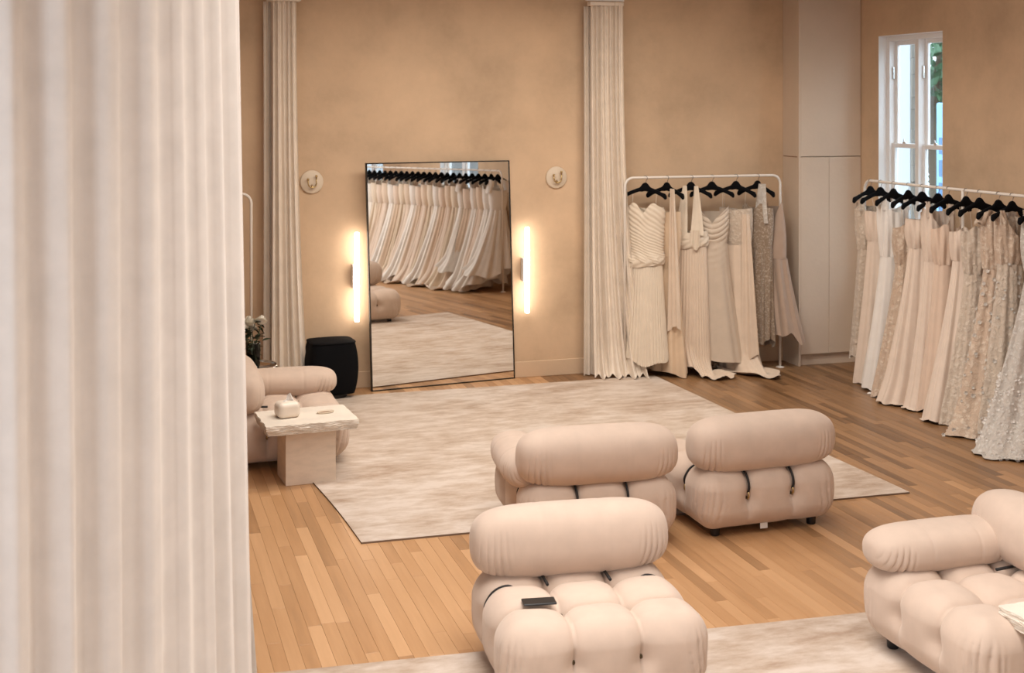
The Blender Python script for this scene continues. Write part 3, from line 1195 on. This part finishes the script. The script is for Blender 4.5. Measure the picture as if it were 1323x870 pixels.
# ------------------------------------------------------------------ clothes rails
def arc_path(p0, p1, h, r, n=8):
    """post up from p0, rail across, post down to p1, with rounded corners"""
    a, b_ = Vector((*p0, 0)), Vector((*p1, 0))
    d = (b_ - a).normalized()
    P = [a.copy(), a + Vector((0, 0, h - r))]
    for k in range(1, n + 1):
        t = pi / 2 * k / n
        P.append(a + d * (r - r * cos(t)) + Vector((0, 0, h - r + r * sin(t))))
    for k in range(0, n + 1):
        t = pi / 2 * k / n
        P.append(b_ - d * (r - r * sin(t)) + Vector((0, 0, h - r + r * cos(t))))
    P.append(b_.copy())
    return [tuple(p) for p in P]


def rail(label, p0, p1, h, mids=(), r=.085, thick=.0125):
    t = thing('clothes_rail', label, 'clothes rack', (p0[0], p0[1], 0), 0)
    q1 = (p1[0] - p0[0], p1[1] - p0[1])
    part('rail', *tube_vf(arc_path((0, 0), q1, h, r), thick, 12), M['white_metal'], t)
    ends = [(0, 0), q1]
    for m_ in mids:
        pm = (q1[0] * m_, q1[1] * m_)
        part('post', *tube_vf([(*pm, 0), (*pm, h)], thick, 12), M['white_metal'], t)
        ends.append(pm)
    for e_ in ends:
        V, F = lathe_vf([(.001, 0), (.042, 0), (.042, .005), (.016, .009), (.001, .010)], 20)
        part('foot_plate', [(a + e_[0], b_ + e_[1], c) for a, b_, c in V], F, M['white_metal'], t)
    return t


# hanger meshes
def hanger_meshes():
    V = []
    ns, nc = 33, 10
    for i in range(ns):
        s = i / (ns - 1) * 2 - 1
        x = s * .212
        zc = -.100 - .082 * (abs(s) ** 1.35) + (.012 * math.exp(-(s / .16) ** 4))
        hh = .020 + .011 * (abs(s) > .75) * (abs(s) - .75) / .25 + .022 * math.exp(-(s / .19) ** 4)
        th = .011 + .016 * abs(s) ** 2
        yo = -.030 * abs(s) ** 2
        end = 1.0 if abs(s) < .97 else .45
        for k in range(nc):
            a = 2 * pi * k / nc
            V.append((x, yo + th * spow(np.array(cos(a)), .7) * end, zc + hh * spow(np.array(sin(a)), .7) * end))
    F = grid_faces(nc, ns, True)
    F.append(tuple(range(nc))[::-1])
    F.append(tuple(range((ns - 1) * nc, ns * nc)))
    me1 = new_mesh('shoulder_bar', V, F, M['black'])
    P = [(0, 0, -.075)]
    P += [(0, 0, -.055), (.006, 0, -.045)]
    for k in range(12):
        a = -pi * .32 + pi * 1.25 * k / 11
        P.append((.021 * cos(a), 0, -.006 + .021 * sin(a)))
    me2 = new_mesh('hook', *tube_vf(P, .0026, 6), M['wire'])
    return me1, me2


HG = hanger_meshes()


def hanger(loc, rz, label, group):
    t = thing('clothes_hanger', label, 'hanger', loc, rz, group)
    obj('shoulder_bar', HG[0], t)
    obj('hook', HG[1], t)
    return t


# ------------------------------------------------------------------ gowns
def strap_vf(a, b_, w, n=8, sag=0.0, fold=0.0):
    a, b_ = np.array(a, float), np.array(b_, float)
    V = []
    m_ = 7
    for j in range(n + 1):
        t = j / n
        c = a + (b_ - a) * t
        ww = w if np.isscalar(w) else w[0] + (w[1] - w[0]) * t
        for i in range(m_):
            u = i / (m_ - 1) * 2 - 1
            V.append((c[0] + u * ww / 2, c[1] - .010 - sag * sin(pi * t) + fold * sin(u * 7 + t * 2), c[2]))
    return V, grid_faces(m_, n + 1, flip=True)


def gown_meshes(zt=-.30, zw=-.62, zh=-1.70, neck='sweetheart', bod=(.15, .085, .125, .075), hem=(.30, .12), drift=(0, 0),
                folds=9, famp=.016, mb='ivory', ms='ivory', straps='thin', floor=None, seed=0, bstyle='plain', power=1.25,
                hemvar=.02, train=None, flat=0.0, band=False, nth=160, nz=64, slantx=0.0):
    """list of (part name, mesh). local frame: origin at the rail, x across the hanger, z down"""
    rr = np.random.default_rng(seed)
    ph = rr.uniform(0, 6.28, 8)
    th = np.linspace(0, 2 * pi, nth, endpoint=False)
    ct_, st_ = np.cos(th), np.sin(th)
    front = np.clip(-st_, 0, 1)
    res = []
    # bodice
    nb = 90 if bstyle in ('twist', 'cowl') else 34
    at_, bt_, aw, bw = bod
    if neck == 'sweetheart':
        lift = .055 * np.exp(-((np.abs(ct_) - .5) / .3) ** 2) * (front > 0) - .03 * np.exp(-(ct_ / .16) ** 2) * (front > 0) + .02 * np.abs(ct_)
    elif neck == 'v':
        lift = (.11 * np.abs(ct_) - .10 * (1 - np.abs(ct_))) * (front > 0) + .06 * (front <= 0)
    elif neck == 'deepv':
        lift = (.17 * np.abs(ct_) ** .8 - .13) * (front > 0) - .02 * (front <= 0)
    elif neck == 'slant':
        lift = .07 * ct_
    elif neck == 'high':
        lift = .075 * np.abs(ct_) ** 1.5
    else:
        lift = .018 * np.abs(ct_)
    V = []
    for j in range(nb):
        v_ = j / (nb - 1)
        z = (zt + lift) * (1 - v_) + zw * v_
        a = at_ + (aw - at_) * v_ ** .8 + .012 * sin(v_ * pi)
        b_ = bt_ + (bw - bt_) * v_ + .018 * sin(pi * v_) * 1.0
        x = a * ct_
        y = b_ * st_
        d = np.zeros(nth)
        if bstyle == 'cowl':
            sN = z / .050 - (x / aw) ** 2 * 1.5
            d = .011 * np.abs(np.sin(sN * pi)) ** .7 * front ** .3
        elif bstyle == 'twist':
            sN = z / .034 + x * 16 + 1.2 * np.sin(z * 9)
            d = .0030 * np.sin(sN * 2 * pi + .8 * np.sin(x * 40))
            d = d + .022 * math.exp(-((v_ - .95) / .11) ** 2) * (1 + .5 * np.sin(x * 60 + z * 30))
            d = d + .014 * math.exp(-((v_ - .12) / .12) ** 2)
        elif bstyle == 'pleat':
            d = .003 * np.sin(th * 44)
        elif bstyle == 'soft':
            d = .006 * np.sin(th * 9 + ph[0] + v_ * 4) + .004 * np.sin(th * 17 + ph[1])
        V += list(zip(x + ct_ * d, y + st_ * d, z))
    res.append(('bodice', new_mesh('bodice', V, grid_faces(nth, nb, True, flip=True), M[mb])))
    # skirt
    ah, bh = hem
    V = []
    hv = zh + hemvar * np.sin(th * 2 + ph[2]) + hemvar * .5 * np.sin(th * 5 + ph[3]) + slantx * ct_
    for j in range(nz):
        v_ = j / (nz - 1)
        z = zw * (1 - v_) + hv * v_
        k = v_ ** power
        a = aw + (ah - aw) * k
        b_ = bw + (bh - bw) * k
        s1 = np.sin(folds * th + ph[0] + 1.3 * np.sin(2 * th + ph[1]) + .9 * v_)
        s2 = np.sin(folds * 1.9 * th + ph[4] + 1.1 * np.sin(3 * th + ph[5]) - 1.2 * v_) if folds < 30 else 0
        s1 = np.sign(s1) * np.abs(s1) ** .8
        d = famp * (.25 + .75 * v_) * (s1 + .45 * s2)
        if bstyle == 'cowl':
            sN = z / .060 - (a * ct_ / aw) ** 2 * .9 - ct_ * .5
            d = d + .010 * np.abs(np.sin(sN * pi)) ** .7 * math.exp(-(v_ / .26) ** 2)
        x = a * ct_ + drift[0] * k + ct_ * d
        y = b_ * st_ + drift[1] * k + st_ * d
        zz = np.array(z, float)
        if train is not None:                       # cloth pulled out on the floor towards (tx,ty)
            tx, ty, reach = train
            w = np.clip((ct_ * tx + st_ * ty), 0, 1) ** 1.5
            e = max(0, (v_ - .80) / .20) ** 1.6
            x = x + tx * reach * w * e
            y = y + ty * reach * w * e
        if floor is not None:
            fz = floor + .012
            ex = np.maximum(fz - zz, 0)
            x = x + ct_ * ex * .8
            y = y + st_ * ex * .6
            lump = .018 * (1 + np.sin(th * 7 + ph[6] + ex * 30)) * np.clip(ex / .06, 0, 1)
            zz = np.where(zz < fz, fz + lump, zz)
        V += list(zip(x, y, zz))
    res.append(('skirt', new_mesh('skirt', V, grid_faces(nth, nz, True, flip=True), M[ms])))
    if band:
        P = []
        Vb = []
        for j in range(9):
            v_ = j / 8
            for i in range(nth):
                q = .012 + .012 * sin(pi * v_) + .004 * sin(th[i] * 8 + v_ * 9)
                Vb.append(((aw + q) * ct_[i], (bw + q) * st_[i], zw + .055 - .09 * v_ + .025 * ct_[i]))
        res.append(('waistband', new_mesh('waistband', Vb, grid_faces(nth, 9, True, flip=True), M[mb])))
    # straps up to the hanger arms
    if straps == 'thin':
        for s in (-1, 1):
            res.append(('strap', new_mesh('strap', *tube_vf([(s * at_ * .62, -bt_ * .6, zt + .03), (s * at_ * .66, -.02, -.155)], .0022, 5), M[mb])))
    elif straps == 'wide':
        for s in (-1, 1):
            res.append(('strap', new_mesh('strap', *strap_vf((s * at_ * .72, -bt_ * .55, zt + .02), (s * at_ * .72, -.012, -.118), (.07, .045), fold=.004), M[mb])))
    elif straps == 'halter':
        for s in (-1, 1):
            res.append(('halter_strap', new_mesh('halter_strap', *strap_vf((s * at_ * .52, -bt_ * .95, zt - .02), (s * .055, -.012, -.085), (.13, .040), 14, -.012, .006), M[mb])))
    elif straps == 'cap':
        for s in (-1, 1):
            V = []
            for j in range(12):
                v_ = j / 11
                for i in range(24):
                    a = 2 * pi * i / 24
                    rx, ry_ = .050 * (1 - .25 * v_), .060 * (1 - .2 * v_)
                    V.append((s * (at_ * .72 + .06 * v_ + rx * cos(a)), ry_ * sin(a), -.135 + (zt + .13) * v_ * 1.1 + .012 * sin(a * 3 + v_ * 4)))
            res.append(('sleeve', new_mesh('sleeve', V, grid_faces(24, 12, True, flip=(s > 0)), M[mb])))
    elif straps == 'one':
        V, F = strap_vf((at_ * .55, -bt_ * .8, zt - .12), (at_ * .45, -.03, -.075), (.15, .085), 14, .01, .008)
        res.append(('shoulder_panel', new_mesh('shoulder_panel', V, F, M['lace_white'])))
    return res


def gown(loc, rz, label, meshes, group, cat='dress', name='wedding_gown'):
    t = thing(name, label, cat, loc, rz, group)
    for n_, me in meshes:
        obj(n_, me, t)
    return t


def panel_mesh(name, x0, x1, y, z0, z1, material, folds=3, amp=.012, seed=0, hook=0.0, x0b=None, x1b=None):
    rr = np.random.default_rng(seed)
    ph = rr.uniform(0, 6, 3)
    nu, nv = 40, 60
    V = []
    for j in range(nv):
        v_ = j / (nv - 1)
        xa = x0 + ((x0b if x0b is not None else x0) - x0) * v_
        xb = x1 + ((x1b if x1b is not None else x1) - x1) * v_
        for i in range(nu):
            u = i / (nu - 1)
            V.append((xa + (xb - xa) * u, y + amp * sin(u * folds * 2 * pi + ph[0] + v_ * 1.2) + hook * v_, z0 + (z1 - z0) * v_ - .03 * sin(u * 5 + ph[1]) * v_))
    return (name, new_mesh(name, V, grid_faces(nu, nv, flip=True), material))


# ---- rail on the back wall
HB = 1.878
rail('white clothes rail with six gowns on the back wall right of the curtain', (4.580, 11.37), (6.212, 11.37), HB)
rail('white clothes rail whose post shows between the near curtain and the left back curtain', (0.0, 11.40), (1.118, 11.40), 1.80)
GB = 'gowns on the back rail'
GHB = 'hangers on the back rail'
fb = -HB
back = [
    (4.788, -36, 'strapless ivory pleated gown with twisted hip band, first from the curtain',
     dict(zt=-.30, zw=-.80, zh=-1.72, neck='sweetheart', bod=(.175, .085, .165, .09), hem=(.225, .13), folds=42, famp=.0055, mb='ivory', ms='ivory', bstyle='twist', band=True, seed=1, hemvar=.03, drift=(.0, -.02), nth=320)),
    (5.010, -58, 'narrow champagne satin slip gown with a hanging scarf, second from the curtain',
     dict(zt=-.335, zw=-.75, zh=-1.845, neck='straight', bod=(.155, .07, .135, .065), hem=(.23, .11), folds=6, famp=.014, mb='champagne', ms='champagne', seed=2)),
    (5.260, -38, 'halter-neck ivory gown with plunging front and pleated skirt, third on the back rail',
     dict(zt=-.53, zw=-.64, zh=-1.93, neck='straight', bod=(.155, .08, .15, .08), hem=(.20, .13), folds=36, famp=.006, mb='ivory', ms='cream', straps='halter', seed=3, band=True, train=(.75, -.6, .22), floor=fb, hemvar=.10, nth=300)),
    (5.480, -24, 'strapless draped silk gown with cowl folds over the hips, fourth on the back rail',
     dict(zt=-.32, zw=-.62, zh=-1.76, neck='deepv', bod=(.155, .08, .140, .078), hem=(.22, .12), folds=5, famp=.010, mb='silk', ms='silk', bstyle='cowl', seed=4, drift=(.085, 0), hemvar=.012)),
    (5.735, -46, 'straight beaded cream gown with a short train, fifth on the back rail',
     dict(zt=-.325, zw=-.66, zh=-1.96, neck='straight', bod=(.165, .075, .15, .07), hem=(.20, .11), folds=8, famp=.012, mb='lace', ms='cream', seed=5, train=(.8, -.6, .28), floor=fb, hemvar=.02, drift=(.05, 0))),
    (5.968, -62, 'one-shouldered lace gown with bunched taupe satin train, last on the back rail',
     dict(zt=-.33, zw=-.70, zh=-1.62, neck='sweetheart', bod=(.17, .085, .155, .085), hem=(.17, .12), folds=11, famp=.016, mb='lace_dense', ms='lace_dense', straps='one', seed=6, hemvar=.05)),
]
for i, (x, rz, lab, kw) in enumerate(back):
    ms_ = gown_meshes(**kw)
    if i == 1:
        ms_.append(panel_mesh('scarf', .10, .15, -.10, -.10, -1.42, M['cream'], 3, .012, 3, 0, .06, .22))
    if i == 2:
        ms_.append(panel_mesh('bow_tail', .02, .11, -.11, -.50, -.66, M['ivory'], 2, .008, 5))
    if i == 4:
        ms_.append(panel_mesh('overlay_panel', .08, .16, -.085, -.36, -1.72, M['cream'], 2, .010, 8, 0, .07, .26))
    if i == 5:
        tr_ = gown_meshes(zt=-.36, zw=-.80, zh=-1.56, neck='v', bod=(.08, .04, .12, .07), hem=(.17, .12), folds=4, famp=.030, mb='taupe', ms='taupe', straps=None, seed=9, hemvar=.05, drift=(.10, .02))
        for q, (n_, me) in enumerate(tr_):
            me.transform(Matrix.Translation((.12, .12, 0)))
            ms_.append(('train', me))
    gown((x, 11.37, HB), R(rz), lab, ms_, GB)
    hanger((x, 11.37, HB), R(rz), ['black hanger above the strapless ivory pleated gown', 'black hanger above the champagne slip gown',
                                   'black hanger behind the halter-neck straps', 'black hanger above the draped silk gown',
                                   'black hanger above the beaded cream gown', 'black hanger above the one-shouldered lace gown'][i], GHB)

# ---- rail along the right wall
HR = 1.86
rail('long white clothes rail with gowns under the window on the right wall', (6.715, 10.67), (6.80, 7.55), HR, (0.455,))
GR = 'gowns on the right-hand rail'
GHR = 'hangers on the right-hand rail'
fr_ = -HR
right = [
    (10.58, 'lace-hemmed ivory gown at the cupboard end of the right rail',
     dict(zt=-.30, zh=-1.66, hem=(.17, .11), drift=(.02, .10), mb='lace', ms='lace', folds=7, famp=.014, neck='v', straps='wide')),
    (10.42, 'plain cream satin gown, second from the cupboard on the right rail',
     dict(zt=-.28, zh=-1.83, hem=(.21, .12), drift=(-.02, .06), mb='tulle', ms='tulle', folds=5, famp=.020, neck='straight')),
    (10.22, 'smooth white satin gown with broad shoulders, third from the cupboard',
     dict(zt=-.26, zh=-1.845, hem=(.25, .13), drift=(-.06, .02), mb='white', ms='white', folds=5, famp=.020, neck='high', straps='wide')),
    (10.00, 'beige lace-topped slim gown, fourth from the cupboard on the right rail',
     dict(zt=-.40, zh=-1.83, hem=(.29, .13), drift=(-.10, -.02), mb='lace_beige', ms='lace_beige', folds=8, famp=.016, neck='sweetheart')),
    (9.80, 'soft tulle gown with puffed white bodice, fifth from the cupboard',
     dict(zt=-.30, zh=-1.86, hem=(.34, .16), drift=(-.10, -.10), mb='tulle', ms='tulle', folds=11, famp=.016, neck='straight', train=(-.9, -.3, .05), floor=fr_)),
    (9.58, 'gathered cream tulle gown with wide straps, sixth from the cupboard',
     dict(zt=-.27, zh=-1.86, hem=(.34, .16), drift=(-.02, -.12), mb='tulle', ms='tulle', folds=12, famp=.015, neck='v', straps='wide', train=(-.9, -.4, .03), floor=fr_)),
    (9.44, 'champagne lace gown half hidden behind the rail post, seventh from the cupboard',
     dict(zt=-.36, zh=-1.83, hem=(.32, .14), drift=(-.02, -.08), mb='blush', ms='blush', folds=8, famp=.016, neck='sweetheart')),
    (9.21, 'full ivory tulle gown just right of the rail post',
     dict(zt=-.36, zh=-1.85, hem=(.38, .17), drift=(-.14, -.12), mb='tulle', ms='tulle', folds=10, famp=.020, neck='sweetheart', floor=fr_)),
    (9.04, 'smooth cream bodice gown with lace edge, second right of the rail post',
     dict(zt=-.34, zh=-1.84, hem=(.36, .14), drift=(-.06, -.12), mb='lace', ms='lace', folds=9, famp=.018, neck='sweetheart')),
    (8.81, 'beige floral lace gown with sheer sleeves, third right of the rail post',
     dict(zt=-.22, zh=-1.87, hem=(.40, .18), drift=(-.10, -.14), mb='lace_beige', ms='lace_beige', folds=9, famp=.022, neck='high', straps='cap', train=(-.8, -.6, .12), floor=fr_)),
    (8.65, 'beige lace gown with flowered straps, next to the white flowered gown',
     dict(zt=-.24, zh=-1.84, hem=(.34, .15), drift=(-.08, -.12), mb='lace_beige', ms='lace', folds=9, famp=.018, neck='v', straps='wide')),
    (8.33, 'white gown covered in raised flowers, cut by the right edge of the photo',
     dict(zt=-.24, zh=-1.88, hem=(.46, .22), drift=(-.19, -.20), mb='lace_white', ms='lace_white', folds=9, famp=.024, neck='v', straps='wide', train=(-.7, -.7, .16), floor=fr_)),
]
hl = ['black hanger at the cupboard end of the right rail', 'black hanger second from the cupboard on the right rail', 'black hanger over the broad-shouldered white satin gown',
      'black hanger over the slim beige lace-topped gown', 'black hanger over the puffed white bodice', 'black hanger over the gathered tulle gown with wide straps',
      'black hanger just left of the rail post', 'black hanger just right of the rail post', 'black hanger second right of the rail post',
      'black hanger over the beige floral gown with sheer sleeves', 'black hanger over the gown with flowered straps', 'black hanger cut off at the right edge of the photo']


def flower_vf(points, normals, rr):
    V, F = [], []
    for p, n_ in zip(points, normals):
        n_ = Vector(n_).normalized()
        a = n_.orthogonal().normalized()
        b_ = n_.cross(a)
        r = rr.uniform(.010, .020)
        rot = rr.uniform(0, 6)
        for k in range(5):
            an = rot + k * 1.2566
            d = a * cos(an) + b_ * sin(an)
            e = a * -sin(an) + b_ * cos(an)
            c = Vector(p) + n_ * .003
            i = len(V)
            V += [tuple(c), tuple(c + d * r * .6 + e * r * .4 + n_ * .006), tuple(c + d * r + n_ * .010), tuple(c + d * r * .6 - e * r * .4 + n_ * .006)]
            F.append((i, i + 1, i + 2, i + 3))
    return V, F


for i, (y, lab, kw) in enumerate(right):
    x = 6.715 + (10.67 - y) * (.085 / 3.12)
    kw['famp'] *= .75
    kw = dict(zw=kw['zt'] - [.34, .26, .40, .30, .24, .36, .28, .22, .33, .38, .30, .34][i], seed=30 + i, bstyle='soft', **kw)
    ms_ = gown_meshes(**kw)
    if i in (9, 10, 11):
        sk = ms_[1][1]
        rr = np.random.default_rng(90 + i)
        sel = [v_ for v_ in sk.vertices if v_.co.z < (-1.30 if i == 11 else -9) or rr.uniform() < .012]
        sel = [sel[k] for k in rr.choice(len(sel), min(340, len(sel)), replace=False)]
        me = new_mesh('flower_trim', *flower_vf([tuple(v_.co) for v_ in sel], [(v_.co.x, v_.co.y * 3, .1) for v_ in sel], rr), M['white'] if i == 11 else M['lace_white'], False)
        ms_.append(('flower_trim', me))
    t = gown((x, y, HR), R(random.uniform(-7, 7)), lab, ms_, GR)
    for ch in t.children:
        if ch.name.startswith('flower_trim'):
            ch['kind'] = 'stuff'
    hanger((x, y, HR), R(random.uniform(-9, 9)), hl[i], GHR)

# ---- long rail nearer the camera along the right wall: the photo shows it only in the mirror
HM = 1.735
A_, B_ = Vector((5.92, 2.2)), Vector((6.66, 6.02))
rail('white clothes rail seen in the mirror with a dense row of gowns', tuple(B_), tuple(A_), HM)
GM = 'gowns on the rail seen in the mirror'
GHM = 'hangers on the rail seen in the mirror'
protos = []
for k in range(5):
    protos.append(gown_meshes(zt=-.26 - .03 * (k % 3), zw=-.56, zh=[-1.70, -1.76, -1.62, -1.74, -1.45][k], hem=(.36 + .04 * (k % 3), .12), drift=(-.13, -.10 + .03 * k),
                              mb=['cream', 'tulle', 'white', 'ivory', 'white'][k], ms=['tulle', 'cream', 'white', 'ivory', 'white'][k], folds=5 + k, famp=.026,
                              neck=['sweetheart', 'straight', 'v', 'sweetheart', 'straight'][k], straps=['thin', 'wide', 'wide', 'thin', 'cap'][k], floor=-HM,
                              seed=60 + k, train=(-.8, -.5, .10), nth=120, nz=44, hemvar=.05))
ordn = ['first', 'second', 'third', 'fourth', 'fifth', 'sixth', 'seventh', 'eighth', 'ninth', 'tenth', 'eleventh', 'twelfth', 'thirteenth', 'fourteenth',
        'fifteenth', 'sixteenth', 'seventeenth', 'eighteenth', 'nineteenth', 'twentieth', 'twenty-first', 'twenty-second', 'twenty-third', 'twenty-fourth', 'twenty-fifth', 'twenty-sixth']
kinds = ['cream-topped tulle gown', 'wide-strapped cream gown', 'white V-neck gown', 'ivory full-skirted gown', 'white cap-sleeved shorter gown']
seq = [4, 2, 0, 2, 1, 4, 3, 0, 1, 2, 3, 0, 1, 2, 0, 3, 1, 2, 0, 1, 3, 2, 0, 1, 3, 2]
NM = len(seq)
ang = math.atan2(B_.y - A_.y, B_.x - A_.x) - pi / 2
for k in range(NM):
    p = B_ + (A_ - B_) * ((k + .65) / (NM + .6))
    rz = ang + R(random.uniform(-8, 8))
    gown((p.x, p.y, HM), rz, '%s seen in the mirror, %s from its right end' % (kinds[seq[k]], ordn[k]), protos[seq[k]], GM)
    hanger((p.x, p.y, HM), ang + R(random.uniform(-10, 10)), 'black hanger in the mirror reflection, %s from its right end' % ordn[k], GHM)
